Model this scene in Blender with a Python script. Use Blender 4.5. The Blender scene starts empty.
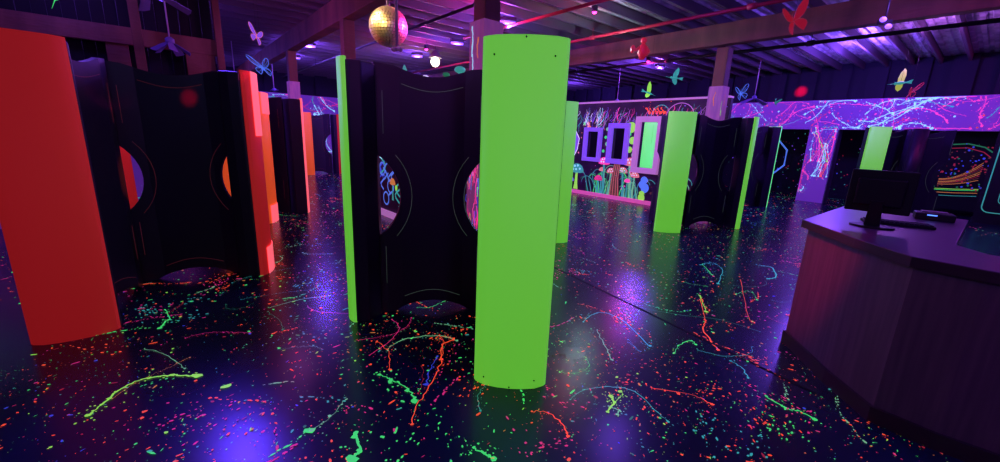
import bpy, bmesh, math, random
from mathutils import Vector, Matrix
import mathutils.geometry
random.seed(7)
R = math.radians
scene = bpy.context.scene
col = scene.collection

# ------------------------------------------------------------ room frame
# camera stands at the origin at eye height; the building runs along D1 (aisle) and N (across)
AZ = R(39.8)
D1 = Vector((-math.sin(AZ), math.cos(AZ), 0))
N = Vector((D1.y, -D1.x, 0))
def W(n, s, z=0.0): return N * n + D1 * s + Vector((0, 0, z))
CAMZ = 1.6
F = 401.2; PIT = .23243; ROLL = .040425
def cam_axes():
    f = Vector((0, math.cos(PIT), -math.sin(PIT))); r0 = Vector((1, 0, 0)); u0 = Vector((0, math.sin(PIT), math.cos(PIT)))
    return f, r0 * math.cos(ROLL) + u0 * math.sin(ROLL), u0 * math.cos(ROLL) - r0 * math.sin(ROLL)
FV, RV, UV = cam_axes()
def ground(x, y):
    r = FV * F + RV * (x - 500) + UV * (231 - y)
    t = -CAMZ / r.z
    return Vector((0, 0, CAMZ)) + r * t

cam = bpy.data.cameras.new('camera'); co = bpy.data.objects.new('camera', cam); col.objects.link(co)
m = Matrix((RV, UV, -FV)).transposed().to_4x4(); m.translation = Vector((0, 0, CAMZ)); co.matrix_world = m
cam.sensor_width = 36; cam.lens = F / 1000 * 36; cam.clip_end = 200; cam.clip_start = .05
scene.camera = co

# ------------------------------------------------------------ materials
def mat(name, base, rough=.5, metal=0, emit=None, es=0, spec=.5, bump=None, coat=0):
    m = bpy.data.materials.new(name); m.use_nodes = True
    nt = m.node_tree; b = nt.nodes['Principled BSDF']
    b.inputs['Base Color'].default_value = (*base, 1); b.inputs['Roughness'].default_value = rough
    b.inputs['Metallic'].default_value = metal; b.inputs['Specular IOR Level'].default_value = spec
    b.inputs['Coat Weight'].default_value = coat
    if emit: b.inputs['Emission Color'].default_value = (*emit, 1); b.inputs['Emission Strength'].default_value = es
    if bump:
        sc, st, stretch = bump
        tc = nt.nodes.new('ShaderNodeTexCoord'); mp = nt.nodes.new('ShaderNodeMapping'); no = nt.nodes.new('ShaderNodeTexNoise'); bu = nt.nodes.new('ShaderNodeBump')
        mp.inputs['Scale'].default_value = stretch; no.inputs['Scale'].default_value = sc; no.inputs['Detail'].default_value = 4
        bu.inputs['Strength'].default_value = st; bu.inputs['Distance'].default_value = .03
        nt.links.new(tc.outputs['Object'], mp.inputs[0]); nt.links.new(mp.outputs[0], no.inputs['Vector'])
        nt.links.new(no.outputs['Fac'], bu.inputs['Height']); nt.links.new(bu.outputs[0], b.inputs['Normal'])
    return m
def noise_color(m, c1, c2, scale, stretch=(1, 1, 1), lo=.35, hi=.65, detail=5):
    nt = m.node_tree; b = nt.nodes['Principled BSDF']
    tc = nt.nodes.new('ShaderNodeTexCoord'); mp = nt.nodes.new('ShaderNodeMapping'); no = nt.nodes.new('ShaderNodeTexNoise'); cr = nt.nodes.new('ShaderNodeValToRGB')
    mp.inputs['Scale'].default_value = stretch; no.inputs['Scale'].default_value = scale; no.inputs['Detail'].default_value = detail
    cr.color_ramp.elements[0].position = lo; cr.color_ramp.elements[1].position = hi
    cr.color_ramp.elements[0].color = (*c1, 1); cr.color_ramp.elements[1].color = (*c2, 1)
    nt.links.new(tc.outputs['Object'], mp.inputs[0]); nt.links.new(mp.outputs[0], no.inputs['Vector']); nt.links.new(no.outputs['Fac'], cr.inputs[0]); nt.links.new(cr.outputs[0], b.inputs['Base Color'])
    return m
def fluo(name, base, emit, es, rough=.6):
    return mat(name, base, rough, emit=emit, es=es, spec=.3)

M = {}
M['black'] = mat('black_plastic', (.022, .011, .042), .42, bump=(6, .12, (1, 1, .3)))
M['blackm'] = mat('black_matte', (.008, .006, .016), .8)
M['floor'] = mat('dark_epoxy_floor', (.012, .014, .06), .24, spec=.42, bump=(1.5, .05, (1, 1, 1)))
noise_color(M['floor'], (.008, .015, .05), (.013, .024, .085), .9)
M['green'] = fluo('fluorescent_green_plastic', (.35, .95, .2), (.12, .52, .035), .82, .6)
M['orange'] = fluo('fluorescent_orange_plastic', (.8, .06, .04), (.40, .010, .014), .5, .75)
M['orange2'] = fluo('fluorescent_amber_plastic', (.98, .28, .06), (.62, .06, .012), .8)
M['neon'] = fluo('neon_green_plastic', (.3, .95, .4), (.12, .8, .2), 1.0)
M['pink'] = fluo('salmon_plastic_and_light', (.98, .2, .22), (.95, .12, .16), 1.0)  # real salmon face; also colours the painted magenta light on orange faces
M['line_g'] = fluo('pale_green_inlay', (.2, .3, .2), (.10, .16, .12), .25)
M['line_o'] = fluo('dull_red_inlay', (.3, .08, .06), (.16, .02, .04), .22)
M['bolt'] = mat('dark_bolt', (.02, .03, .015), .5)
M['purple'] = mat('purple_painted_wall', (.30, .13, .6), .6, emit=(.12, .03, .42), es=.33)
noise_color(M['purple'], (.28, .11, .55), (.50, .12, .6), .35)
M['purple_side'] = mat('grey_purple_side', (.08, .06, .16), .6)
M['foil'] = mat('foil_faced_deck', (.75, .68, .8), .5, metal=.3, bump=(9, 1.0, (1, 1, 1)))
noise_color(M['foil'], (.32, .28, .36), (.9, .85, .92), 3.2, lo=.3, hi=.7)
M['wood'] = mat('brown_glulam', (.26, .085, .06), .65, bump=(5, .3, (1, 1, 6)))
noise_color(M['wood'], (.16, .055, .045), (.30, .11, .075), 3, (1, 1, .25))
M['joist'] = mat('dark_joist', (.13, .09, .13), .6)
M['postpaint'] = mat('mauve_painted_post', (.45, .2, .5), .6, emit=(.35, .07, .3), es=.3)
noise_color(M['postpaint'], (.36, .15, .46), (.58, .24, .5), 4, (3, 3, .5))
M['pipe'] = mat('black_pipe', (.02, .012, .03), .5)
M['redpipe'] = mat('red_pipe', (.45, .02, .04), .45)
M['curtain'] = mat('black_curtain', (.016, .01, .04), .8, bump=(2.2, .8, (1, 1, .06)))
M['conc'] = mat('dark_board', (.006, .004, .012), .8)
M['metal'] = mat('grey_metal', (.35, .33, .4), .35, metal=.8)
M['rod'] = mat('pale_rod', (.65, .5, .7), .4)
M['blade'] = mat('violet_fan_blade', (.22, .16, .5), .5)
M['uv'] = mat('uv_tube', (.6, .4, 1), .3, emit=(.25, .09, 1), es=2.2)
M['bulb'] = mat('warm_bulb', (1, .95, .8), .3, emit=(1, .86, .6), es=6)
M['magled'] = mat('magenta_led', (1, .1, .6), .3, emit=(1, .03, .4), es=5)
M['mirror'] = mat('mirror_tile', (.95, .88, .8), .45, metal=1)
M['mirrorbody'] = mat('mirror_ball_core', (.25, .15, .1), .4, metal=.6)
M['counter_f'] = mat('grained_counter_laminate', (.20, .09, .17), .5)
noise_color(M['counter_f'], (.14, .085, .16), (.20, .12, .20), 3.5, (9, 9, .5))
M['counter_t'] = mat('smooth_counter_top', (.10, .06, .14), .33)
M['counter_e'] = mat('dark_edge_band', (.05, .022, .05), .5)
M['screen_b'] = mat('monitor_black', (.006, .006, .012), .45)
M['blue_glint'] = mat('blue_glint', (.1, .3, 1), .3, emit=(.1, .25, 1), es=2)
M['mural'] = mat('mural_backdrop', (.03, .012, .05), .6)
noise_color(M['mural'], (.02, .008, .04), (.07, .02, .09), 2.2)
M['wingred'] = mat('red_wing_film', (.5, .02, .04), .5, emit=(.6, .01, .03), es=.35)
PC = {}
def pc(k, c, es=1.0, b=None):
    PC[k] = mat('paint_' + k, b or c, .45, emit=c, es=es)
pc('green', (.05, .62, .14), .9); pc('orange', (.98, .085, .03), .85); pc('magenta', (.75, .03, .22), .62); pc('cyan', (.05, .55, .5), .5)
pc('blue', (.05, .08, .8), .5); pc('lime', (.3, .75, .08), .8); pc('yellow', (.55, .6, .10), .6); pc('hotpink', (1, .06, .4), .9); pc('ice', (.35, .85, 1), .85)
pc('white', (.8, .75, 1), .8); pc('mauve', (.55, .2, .6), .55); pc('skyblue', (.1, .22, .9), .7); pc('salmon', (.9, .22, .25), .6); pc('teal', (.05, .38, .34), .6)
pc('brown', (.13, .04, .035), .6); pc('violet', (.22, .08, .75), .7); pc('palegreen', (.2, .6, .3), .55); pc('dimgreen', (.02, .22, .1), .5); pc('dimred', (.4, .02, .05), .5)
pc('amber', (.75, .25, .06), .6); pc('pinktrim', (.75, .1, .42), .6)

# ------------------------------------------------------------ mesh helpers
class MB:
    """collects shapes; build() links ONE mesh object"""
    def __init__(s): s.bm = bmesh.new()
    def box(s, c, size, ax=None, mi=0):
        ax = ax or (Vector((1, 0, 0)), Vector((0, 1, 0)), Vector((0, 0, 1)))
        c = Vector(c); v = []
        for dx in (-.5, .5):
            for dy in (-.5, .5):
                for dz in (-.5, .5): v.append(s.bm.verts.new(c + ax[0] * size[0] * dx + ax[1] * size[1] * dy + ax[2] * size[2] * dz))
        for q in ((0, 1, 3, 2), (4, 6, 7, 5), (0, 4, 5, 1), (2, 3, 7, 6), (0, 2, 6, 4), (1, 5, 7, 3)):
            f = s.bm.faces.new([v[i] for i in q]); f.material_index = mi
        return s
    def prism(s, pts, z0, z1, mi=0):
        """vertical prism from plan points"""
        a = [s.bm.verts.new((p[0], p[1], z0)) for p in pts]; b = [s.bm.verts.new((p[0], p[1], z1)) for p in pts]
        n = len(pts)
        for i in range(n): s.bm.faces.new((a[i], a[(i + 1) % n], b[(i + 1) % n], b[i])).material_index = mi
        s.bm.faces.new(b).material_index = mi; s.bm.faces.new(a[::-1]).material_index = mi
        return s
    def tube(s, pts, rad, seg=6, mi=0, closed=False):
        pts = [Vector(p) for p in pts]; n = len(pts)
        rads = rad if isinstance(rad, (list, tuple)) else [rad] * n
        rings = []
        up = Vector((0.13, .27, 1)).normalized()
        for i, p in enumerate(pts):
            if closed: t = pts[(i + 1) % n] - pts[i - 1]
            else: t = pts[min(i + 1, n - 1)] - pts[max(i - 1, 0)]
            if t.length < 1e-9: t = Vector((0, 0, 1))
            t.normalize(); a = t.cross(up)
            if a.length < .15: a = t.cross(Vector((1, .1, 0)))
            a.normalize(); b = t.cross(a)
            rings.append([s.bm.verts.new(p + (a * math.cos(2 * math.pi * k / seg) + b * math.sin(2 * math.pi * k / seg)) * rads[i]) for k in range(seg)])
        for i in range(n if closed else n - 1):
            A, B = rings[i], rings[(i + 1) % n]
            for k in range(seg):
                f = s.bm.faces.new((A[k], A[(k + 1) % seg], B[(k + 1) % seg], B[k])); f.material_index = mi; f.smooth = True
        if not closed:
            s.bm.faces.new(rings[0][::-1]).material_index = mi; s.bm.faces.new(rings[-1]).material_index = mi
        return s
    def ball(s, c, r, sc=(1, 1, 1), seg=14, mi=0):
        c = Vector(c)
        g = bmesh.ops.create_uvsphere(s.bm, u_segments=seg, v_segments=max(6, seg // 2 + 1), radius=r)
        for v in g['verts']:
            v.co = Vector((v.co.x * sc[0], v.co.y * sc[1], v.co.z * sc[2])) + c
            for f in v.link_faces: f.material_index = mi; f.smooth = True
        return s
    def poly_slab(s, pts3, nrm, th, mi=0):
        nrm = Vector(nrm).normalized()
        a = [s.bm.verts.new(Vector(p) - nrm * th / 2) for p in pts3]; b = [s.bm.verts.new(Vector(p) + nrm * th / 2) for p in pts3]
        n = len(a)
        for i in range(n): s.bm.faces.new((a[i], a[(i + 1) % n], b[(i + 1) % n], b[i])).material_index = mi
        s.bm.faces.new(b).material_index = mi; s.bm.faces.new(a[::-1]).material_index = mi
        return s
    def build(s, name, mats, parent=None, bevel=0):
        me = bpy.data.meshes.new(name)
        bmesh.ops.recalc_face_normals(s.bm, faces=s.bm.faces[:])
        s.bm.to_mesh(me); s.bm.free()
        o = bpy.data.objects.new(name, me); col.objects.link(o)
        for m_ in (mats if isinstance(mats, (list, tuple)) else [mats]): me.materials.append(m_)
        if parent: o.parent = parent
        if bevel:
            b = o.modifiers.new('bevel', 'BEVEL'); b.width = bevel; b.segments = 2; b.limit_method = 'ANGLE'
        return o
def empty(name, loc=(0, 0, 0), rz=0):
    o = bpy.data.objects.new(name, None); col.objects.link(o); o.location = loc; o.rotation_euler.z = rz; o.empty_display_size = .1
    return o
def tag(o, label, cat, group=None, kind=None):
    o['label'] = label; o['category'] = cat
    if group: o['group'] = group
    if kind: o['kind'] = kind
    return o
def struct(o): o['kind'] = 'structure'; return o
ZA = Vector((0, 0, 1))
RA = (N, D1, ZA)

class Paint:
    """flat paint marks in the plane (u, v), mapped onto a surface; each mark a hair above the one before"""
    def __init__(s, fmap): s.v = []; s.f = []; s.m = []; s.names = []; s.map = fmap; s.layer = 0
    def mi(s, k):
        if k not in s.names: s.names.append(k)
        return s.names.index(k)
    bounds = None
    def poly(s, pts, k):
        if s.bounds and any(not (s.bounds[0] <= u <= s.bounds[1] and s.bounds[2] <= v <= s.bounds[3]) for u, v in pts): return
        s.layer = (s.layer + 1) % 40
        e = .0015 + s.layer * .00012
        i0 = len(s.v); s.v += [s.map(u, v, e) for u, v in pts]; s.f.append(tuple(range(i0, i0 + len(pts)))); s.m.append(s.mi(k))
    def blob(s, u, v, r, k, asp=1, ang=0, n=7, rough=.3):
        pts = []
        for i in range(n):
            a = 2 * math.pi * i / n; rr = r * (1 + random.uniform(-rough, rough))
            x, y = rr * math.cos(a) * asp, rr * math.sin(a)
            pts.append((u + x * math.cos(ang) - y * math.sin(ang), v + x * math.sin(ang) + y * math.cos(ang)))
        s.poly(pts, k)
    def ribbon(s, pts, w, k):
        """polyline with width list or number"""
        s.layer = (s.layer + 1) % 40; e = .0015 + s.layer * .00012
        if s.bounds:
            b_ = s.bounds; pts = [(min(b_[1] - .02, max(b_[0] + .02, x)), min(b_[3] - .02, max(b_[2] + .02, y))) for x, y in pts]
        n = len(pts); L = []; Rr = []
        for i, (x, y) in enumerate(pts):
            x0, y0 = pts[max(0, i - 1)]; x1, y1 = pts[min(n - 1, i + 1)]
            dx, dy = x1 - x0, y1 - y0; l = math.hypot(dx, dy) or 1
            ww = (w[i] if isinstance(w, (list, tuple)) else w) / 2
            L.append((x - dy / l * ww, y + dx / l * ww)); Rr.append((x + dy / l * ww, y - dx / l * ww))
        i0 = len(s.v)
        for a, b in zip(L, Rr): s.v += [s.map(*a, e), s.map(*b, e)]
        for i in range(n - 1):
            s.f.append((i0 + 2 * i, i0 + 2 * i + 1, i0 + 2 * i + 3, i0 + 2 * i + 2)); s.m.append(s.mi(k))
    wscale = 1
    def strand(s, pts, w, k, wob=.012, drops=True):
        w *= s.wscale
        """splash: curved thread of uneven width with droplets"""
        P = []
        n = len(pts)
        for i in range(n - 1):
            p0 = pts[max(0, i - 1)]; p1 = pts[i]; p2 = pts[i + 1]; p3 = pts[min(n - 1, i + 2)]
            for t in [j / 7 for j in range(7)]:
                f = lambda a, b, c, d: .5 * ((2 * b) + (-a + c) * t + (2 * a - 5 * b + 4 * c - d) * t * t + (-a + 3 * b - 3 * c + d) * t ** 3)
                P.append((f(p0[0], p1[0], p2[0], p3[0]) + random.gauss(0, wob * .35), f(p0[1], p1[1], p2[1], p3[1]) + random.gauss(0, wob * .35)))
        P.append(pts[-1])
        ws = []; c = w * .6
        for i in range(len(P)):
            c = max(w * .3, min(w * 1.3, c * random.uniform(.7, 1.4))); ws.append(c)
        s.ribbon(P, ws, k)
        if drops:
            s.blob(*P[-1], w * 1.7, k, asp=1.3, ang=random.uniform(0, 3)); s.blob(*P[0], w * 1.1, k)
            for _ in range(len(P) // 5):
                q = random.choice(P); s.blob(q[0], q[1], w * random.uniform(.6, 1.3), k, asp=random.uniform(1, 1.8), ang=random.uniform(0, 3), rough=.45)
            for _ in range(len(P)):
                q = random.choice(P); s.blob(q[0] + random.gauss(0, w * 5), q[1] + random.gauss(0, w * 5), w * random.uniform(.2, .7), k, n=6)
    def add_to(s, verts, faces, mats, base):
        i0 = len(verts); verts += s.v; faces += [tuple(i + i0 for i in f) for f in s.f]; mats += [i + base for i in s.m]
    def cover(s, verts, faces, basemat, name, parent=None):
        """one mesh: the surface (verts, faces) plus its paint"""
        V = [tuple(v) for v in verts]; Fc = list(faces); mi = [0] * len(Fc)
        s.add_to(V, Fc, mi, 1)
        me = bpy.data.meshes.new(name); me.from_pydata([tuple(v) for v in V], [], Fc)
        me.materials.append(basemat)
        for k in s.names: me.materials.append(PC[k])
        me.polygons.foreach_set('material_index', mi); me.update()
        o = bpy.data.objects.new(name, me); col.objects.link(o)
        if parent: o.parent = parent
        return o

def boxverts(c, size, ax=RA):
    c = Vector(c); v = []
    for dx in (-.5, .5):
        for dy in (-.5, .5):
            for dz in (-.5, .5): v.append(c + ax[0] * size[0] * dx + ax[1] * size[1] * dy + ax[2] * size[2] * dz)
    return v, [(0, 1, 3, 2), (4, 6, 7, 5), (0, 4, 5, 1), (2, 3, 7, 6), (0, 2, 6, 4), (1, 5, 7, 3)]

# ------------------------------------------------------------ floor with its paint splatter
fp = Paint(lambda u, v, e: (u, v, e)); fp.wscale = .72
corners = [W(-8, -4), W(17.5, -4), W(17.5, 20.5), W(-8, 20.5)]
fcols = ['orange'] * 8 + ['dimred'] * 4 + ['magenta'] * 3 + ['green'] * 6 + ['dimgreen'] * 2 + ['teal'] * 2 + ['lime'] + ['lime'] * 1 + ['amber'] * 2 + ['blue']
def wr(x, a=3.1, b=1.7):  # uneven density
    return .5 + .25 * math.sin(x[0] * a + math.sin(x[1] * 1.9) * 1.6) + .25 * math.sin(x[1] * b * 1.6 + x[0] * 1.1)
def field(n, x0, x1, y0, y1, rmin, rmax, cond=None, streak=.25):
    c = 0
    while c < n:
        x = random.uniform(x0, x1); y = random.uniform(y0, y1)
        if cond and not cond(x, y): continue
        if random.random() > .25 + wr((x, y)) * .9: continue
        c += 1
        r = rmin * (rmax / rmin) ** (random.random() ** 1.7)
        k = random.choice(fcols)
        if random.random() < streak: fp.blob(x, y, r * .7, k, asp=random.uniform(2, 5), ang=random.gauss(.9, .7), n=6)
        else: fp.blob(x, y, r, k, asp=random.uniform(.8, 1.8), ang=random.uniform(0, 3), n=random.choice((5, 6, 7)), rough=.4)
inview = lambda x, y: abs(x) < 1.35 * y + .6
field(4200, -3.2, 3.2, .7, 3.2, .0012, .0045, inview)
field(1500, -3.2, 3.2, .7, 3.2, .0025, .010, inview)
field(5200, -6, 6.5, 3.2, 8, .002, .007, inview)
field(3000, -6, 6.5, 3.2, 8, .004, .012, inview)
field(4200, -10, 11, 8, 15, .006, .022, inview)
field(1300, -13, 15, 15, 20, .012, .04, inview)
# clusters of spray thrown in one direction
for i in range(210):
    y = 1 + 11 * random.random() ** 1.3; x = random.uniform(-1.1, 1.1) * y
    k = random.choice(['orange', 'magenta', 'green', 'orange', 'cyan']); a = random.uniform(0, 6.3); l = random.uniform(.12, .5)
    for j in range(random.randint(12, 30)):
        t = random.random(); sp = .03 + .05 * t
        fp.blob(x + math.cos(a) * l * t + random.gauss(0, sp), y + math.sin(a) * l * t + random.gauss(0, sp), random.uniform(.0015, .006) * (1 + y * .08), k, asp=random.uniform(1, 2.4), ang=a, n=6)
# threads of paint, random
for i in range(110):
    y = 2.6 + 11 * random.random() ** 1.2; x = random.uniform(-1.1, 1.1) * y
    a = random.uniform(0, 6.3); l = random.uniform(.15, .5); cv = random.uniform(-1.6, 1.6); p = [(x, y)]
    for j in range(4):
        a += cv * .35 + random.gauss(0, .25); x += math.cos(a) * l / 3; y += math.sin(a) * l / 3; p.append((x, y))
    fp.strand(p, random.uniform(.003, .006) * (1 + y * .06), random.choice(['green', 'teal', 'dimgreen', 'magenta', 'dimred', 'palegreen']))
for i in range(46):
    y = 1.1 + 4 * random.random(); x = random.uniform(-1.1, 1.1) * y; a = random.uniform(0, 6.3); cv = random.gauss(0, 2); k = random.choice(['orange', 'green', 'orange', 'palegreen', 'magenta']); st = .02
    for j in range(random.randint(10, 24)):
        a += cv * st; x += math.cos(a) * st * random.uniform(.5, 1.6); y += math.sin(a) * st * random.uniform(.5, 1.6)
        fp.blob(x + random.gauss(0, .006), y + random.gauss(0, .006), random.uniform(.0015, .0075), k, asp=random.uniform(1, 3), ang=a, n=6, rough=.4)
# the threads one can single out
def thread(px, k, w, **kw): fp.strand([tuple(ground(*q)[:2]) for q in px], w, k, **kw)
thread([(88, 416), (105, 403), (125, 387), (150, 378), (175, 376), (197, 377)], 'lime', .013)
g0 = ground(197, 376); fp.blob(g0.x, g0.y, .02, 'lime', asp=1.6); g0 = ground(226, 387); fp.blob(g0.x, g0.y, .022, 'lime', asp=1.5, ang=.5); g0 = ground(88, 416); fp.blob(g0.x, g0.y, .016, 'lime')
thread([(112, 400), (135, 384), (165, 370), (190, 358)], 'amber', .005); thread([(145, 349), (165, 355), (185, 369)], 'palegreen', .006)
thread([(165, 310), (170, 318), (165, 322), (160, 328)], 'green', .012); thread([(345, 401), (330, 418), (312, 431)], 'palegreen', .010)
g0 = ground(310, 431); fp.blob(g0.x, g0.y, .022, 'green', asp=1.4)
thread([(387, 351), (400, 341), (420, 337), (440, 336), (457, 341)], 'palegreen', .010); thread([(376, 341), (388, 352), (390, 370)], 'orange', .009)
thread([(378, 375), (390, 380), (402, 386), (412, 395), (414, 402)], 'green', .018); thread([(443, 340), (442, 360), (436, 375), (424, 395), (415, 410), (412, 425)], 'orange', .006)
thread([(437, 357), (430, 370), (426, 385)], 'blue', .012); thread([(423, 367), (422, 384), (418, 394)], 'dimred', .006)
thread([(355, 435), (360, 450), (352, 460)], 'green', .02); thread([(474, 448), (485, 455), (494, 459)], 'green', .012)
thread([(583, 322), (592, 315), (606, 313), (625, 322), (645, 342), (650, 346)], 'cyan', .010); thread([(597, 330), (604, 345), (612, 360)], 'palegreen', .009)
thread([(628, 342), (640, 352), (628, 340)], 'cyan', .005); thread([(570, 400), (585, 390), (610, 387), (635, 392), (660, 415), (668, 422)], 'cyan', .007)
thread([(607, 412), (614, 403), (611, 397)], 'lime', .013); thread([(614, 403), (622, 396), (620, 392)], 'lime', .010); thread([(610, 407), (618, 410), (617, 415)], 'palegreen', .008); thread([(532, 412), (548, 413), (562, 425), (568, 437)], 'orange', .008)
thread([(700, 265), (712, 263), (722, 270), (718, 284)], 'cyan', .016); thread([(702, 264), (712, 275)], 'green', .010)
thread([(761, 266), (772, 268), (776, 277), (768, 279)], 'cyan', .016); thread([(674, 354), (678, 346), (690, 341), (696, 345)], 'green', .010)
thread([(736, 294), (750, 291), (757, 300)], 'green', .010); thread([(740, 280), (748, 315), (752, 322)], 'orange', .010)
thread([(700, 300), (705, 320), (703, 330), (718, 350)], 'orange', .012); thread([(700, 296), (706, 312)], 'lime', .016)
thread([(640, 308), (680, 315), (720, 320), (760, 332)], 'dimgreen', .006); thread([(650, 388), (690, 395), (712, 405)], 'orange', .008)
thread([(765, 396), (785, 408), (800, 412), (815, 420)], 'green', .012); thread([(730, 361), (742, 368), (748, 378)], 'cyan', .008)
thread([(440, 337), (455, 339), (443, 345), (441, 360)], 'orange', .010); thread([(270, 308), (300, 300), (330, 296)], 'palegreen', .006)
thread([(268, 312), (280, 322), (283, 330)], 'dimgreen', .008); thread([(240, 300), (290, 292), (330, 290)], 'cyan', .006)
floor = fp.cover([tuple(c) for c in corners], [(0, 1, 2, 3)], M['floor'], 'floor'); struct(floor)
# expansion joints in the floor
g = MB()
a = ground(545, 263); b = ground(665, 321); d = (b - a).normalized(); sd = Vector((-d.y, d.x, 0))
g.box((a + b) / 2 + Vector((0, 0, .001)), ((b - a).length + 2.4, .022, .003), (d, sd, ZA))
struct(g.build('trim_1', M['blackm']))

# ------------------------------------------------------------ ceiling, joists, girders, posts
CZ = 4.0
g = MB()   # corrugated deck, ridges running across the building
prof = []; s_ = -4.0
while s_ < 20.4: prof += [(s_, CZ), (s_ + .07, CZ), (s_ + .085, CZ + .035), (s_ + .145, CZ + .035)]; s_ += .16
rows_ = [[g.bm.verts.new(W(n_, q[0], q[1])) for q in prof] for n_ in (-8, 17.5)]
for i in range(len(prof) - 1): g.bm.faces.new((rows_[0][i], rows_[0][i + 1], rows_[1][i + 1], rows_[1][i]))
g.box(W(4.75, 8.25, CZ + .1), (25.5, 24.5, .06), RA)
o = struct(g.build('ceiling', M['foil']))
def copyo(o, parent=None, loc=None):
    c = o.copy(); col.objects.link(c)
    if parent: c.parent = parent
    if loc is not None: c.location = loc
    return c
g = MB(); g.box((0, 0, 0), (25.4, .05, .17), RA); j0 = struct(g.build('ceiling_joist', M['joist']))
k = 0
s = -3.6
while s < 20:
    o = j0 if k == 0 else copyo(j0)
    o.location = W(4.75, s, CZ - .085); k += 1; s += .5
def girder(n, z0, z1):
    g = MB(); g.box(W(n, 8.2, (z0 + z1) / 2), (.2, 24.3, z1 - z0), RA); return struct(g.build('girder_beam', M['wood'], bevel=.01))
girder(2.65, 3.40, 3.79); girder(8.5, 3.45, 3.83)
def post(n, s, w=.24, top=3.4, pz=2.7, cnt=10):
    root = struct(empty('wooden_post', W(n, s)))
    g = MB(); g.box((0, 0, (top + pz) / 2), (w * .8, w * .8, top - pz), RA); g.build('upper_timber', M['wood'], root, bevel=.008)
    g = MB()
    V, Fc = boxverts((0, 0, pz / 2), (w, w, pz))
    p = Paint(lambda u, v, e: (tuple(D1 * -(w / 2 + e) + N * u + ZA * v) if u < 1 else tuple(N * -(w / 2 + e) + D1 * (u - 5) + ZA * v)))
    for c0 in (0, 5):
        for _ in range(cnt):
            u = random.uniform(-w * .38, w * .38) + c0; v = random.uniform(.1, 2.0) if random.random() < (.93 if cnt > 20 else .75) else random.uniform(2, pz - .3); l = random.uniform(.1, .3)
            p.strand([(u, v), (min(c0 + w * .45, max(c0 - w * .45, u + random.gauss(0, .02))), v + l * .5), (u, v + l)], .016, random.choice(['lime', 'blue', 'hotpink', 'magenta', 'magenta', 'salmon', 'skyblue'] if v < 2 else ['lime', 'amber', 'ice']), wob=.01, drops=False)
    p.cover(V, Fc, M['postpaint'], 'painted_casing', root)
    return root
post(2.65, 11.4); post(2.65, 7.47); post(2.65, 3.52, cnt=70); post(8.53, 3.72, .27)
# pipes and conduits
def pipe(n, z, r, m_, s0=-3.6, s1=19.3, name='sprinkler_pipe'):
    g = MB(); g.tube([W(n, s0, z), W(n, s1, z)], r, 8)
    k = s0 + .4
    while k < s1:   # couplings and hangers
        g.tube([W(n, k, z), W(n, k + .12, z)], r * 1.5, 8); g.tube([W(n, k + .06, z), W(n, k + .06, CZ - .2)], .006, 5); k += 2.95
    return g.build(name, m_)
tag(pipe(4.1, 3.62, .026, M['pipe']), 'dark pipe running under the ceiling behind the mirror ball', 'pipe', 'dark pipes under the ceiling')
tag(pipe(10.0, 3.6, .038, M['pipe']), 'long black pipe crossing under the ceiling beyond the right girder', 'pipe', 'dark pipes under the ceiling')
tag(pipe(7.0, 3.62, .03, M['redpipe']), 'dark red pipe just in front of the right-hand girder', 'pipe')
tag(pipe(5.4, 3.66, .028, M['redpipe'], 3.6, 8), 'bright red pipe under the ceiling above the large green column', 'pipe')

# ------------------------------------------------------------ walls
def wallpaint(n, smin, smax, zmin, zmax, dens, p):
    A = (smax - smin) * (zmax - zmin)
    for _ in range(int(A * dens * 2)):
        p.blob(random.uniform(smin + .03, smax - .03), random.uniform(zmin + .03, zmax - .03), random.uniform(.006, .02), random.choice(['hotpink'] * 5 + ['ice', 'magenta', 'magenta', 'orange']), asp=random.uniform(1, 2.2), ang=random.uniform(0, 3), n=6)
    for _ in range(int(A * dens * 1.15)):
        s_ = random.uniform(smin, smax); z = random.uniform(zmin, zmax); a = random.choice([2.2, 2.4, 2.1, 2.3, 2.5, .5]) + random.gauss(0, .2) + (math.pi if random.random() < .5 else 0)
        l = random.uniform(.3, .95); cv = random.gauss(0, .5); pts = [(s_, z)]
        for j in range(4):
            a += cv * .4 + random.gauss(0, .15); s_ += math.cos(a) * l / 3; z += math.sin(a) * l / 3; pts.append((min(smax, max(smin, s_)), min(zmax - .02, max(zmin + .02, z))))
        k = random.choice(['hotpink', 'hotpink', 'magenta', 'ice', 'ice', 'cyan'])
        p.strand(pts, random.uniform(.009, .022) * (1.3 if k == 'ice' else 1), k, wob=.02)
# right wall: purple header over openings, one pier in view
p = Paint(lambda u, v, e: W(15.2 - e, u, v)[:])
p.wscale = .75; p.bounds = (-3.9, 19.5, 2.18, 2.99); wallpaint(15.2, -3.9, 9.5, 2.2, 3.0, 11, p)
p.bounds = (3.1, 3.76, .02, 2.3); wallpaint(15.2, 3.14, 3.74, .3, 2.25, 10, p)
for s_, z in ((3.5, 1.75), (3.35, 1.3)):
    for _ in range(8): p.strand([(s_ + random.gauss(0, .13), z + .45), (s_ + random.gauss(0, .1), z), (s_ + random.gauss(0, .14), z - .5)], .016, random.choice(['ice', 'hotpink', 'lime', 'orange']), wob=.03)
V, Fc = boxverts(W(15.3, 7.9, 2.585), (.2, 23.8, .83))
V2, F2 = boxverts(W(15.3, 3.43, 1.085), (.2, .68, 2.17)); Fc += [tuple(i + 8 for i in f) for f in F2]; V += V2
struct(p.cover(V, Fc, M['purple'], 'wall_right'))
g = MB(); g.box(W(15.42, 3.08, 1.08), (.44, .03, 2.16), RA); struct(g.build('trim_2', M['purple_side']))  # pier's side, darker than its front face
g = MB()
n_ = 60   # hanging black drape above the header
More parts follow.
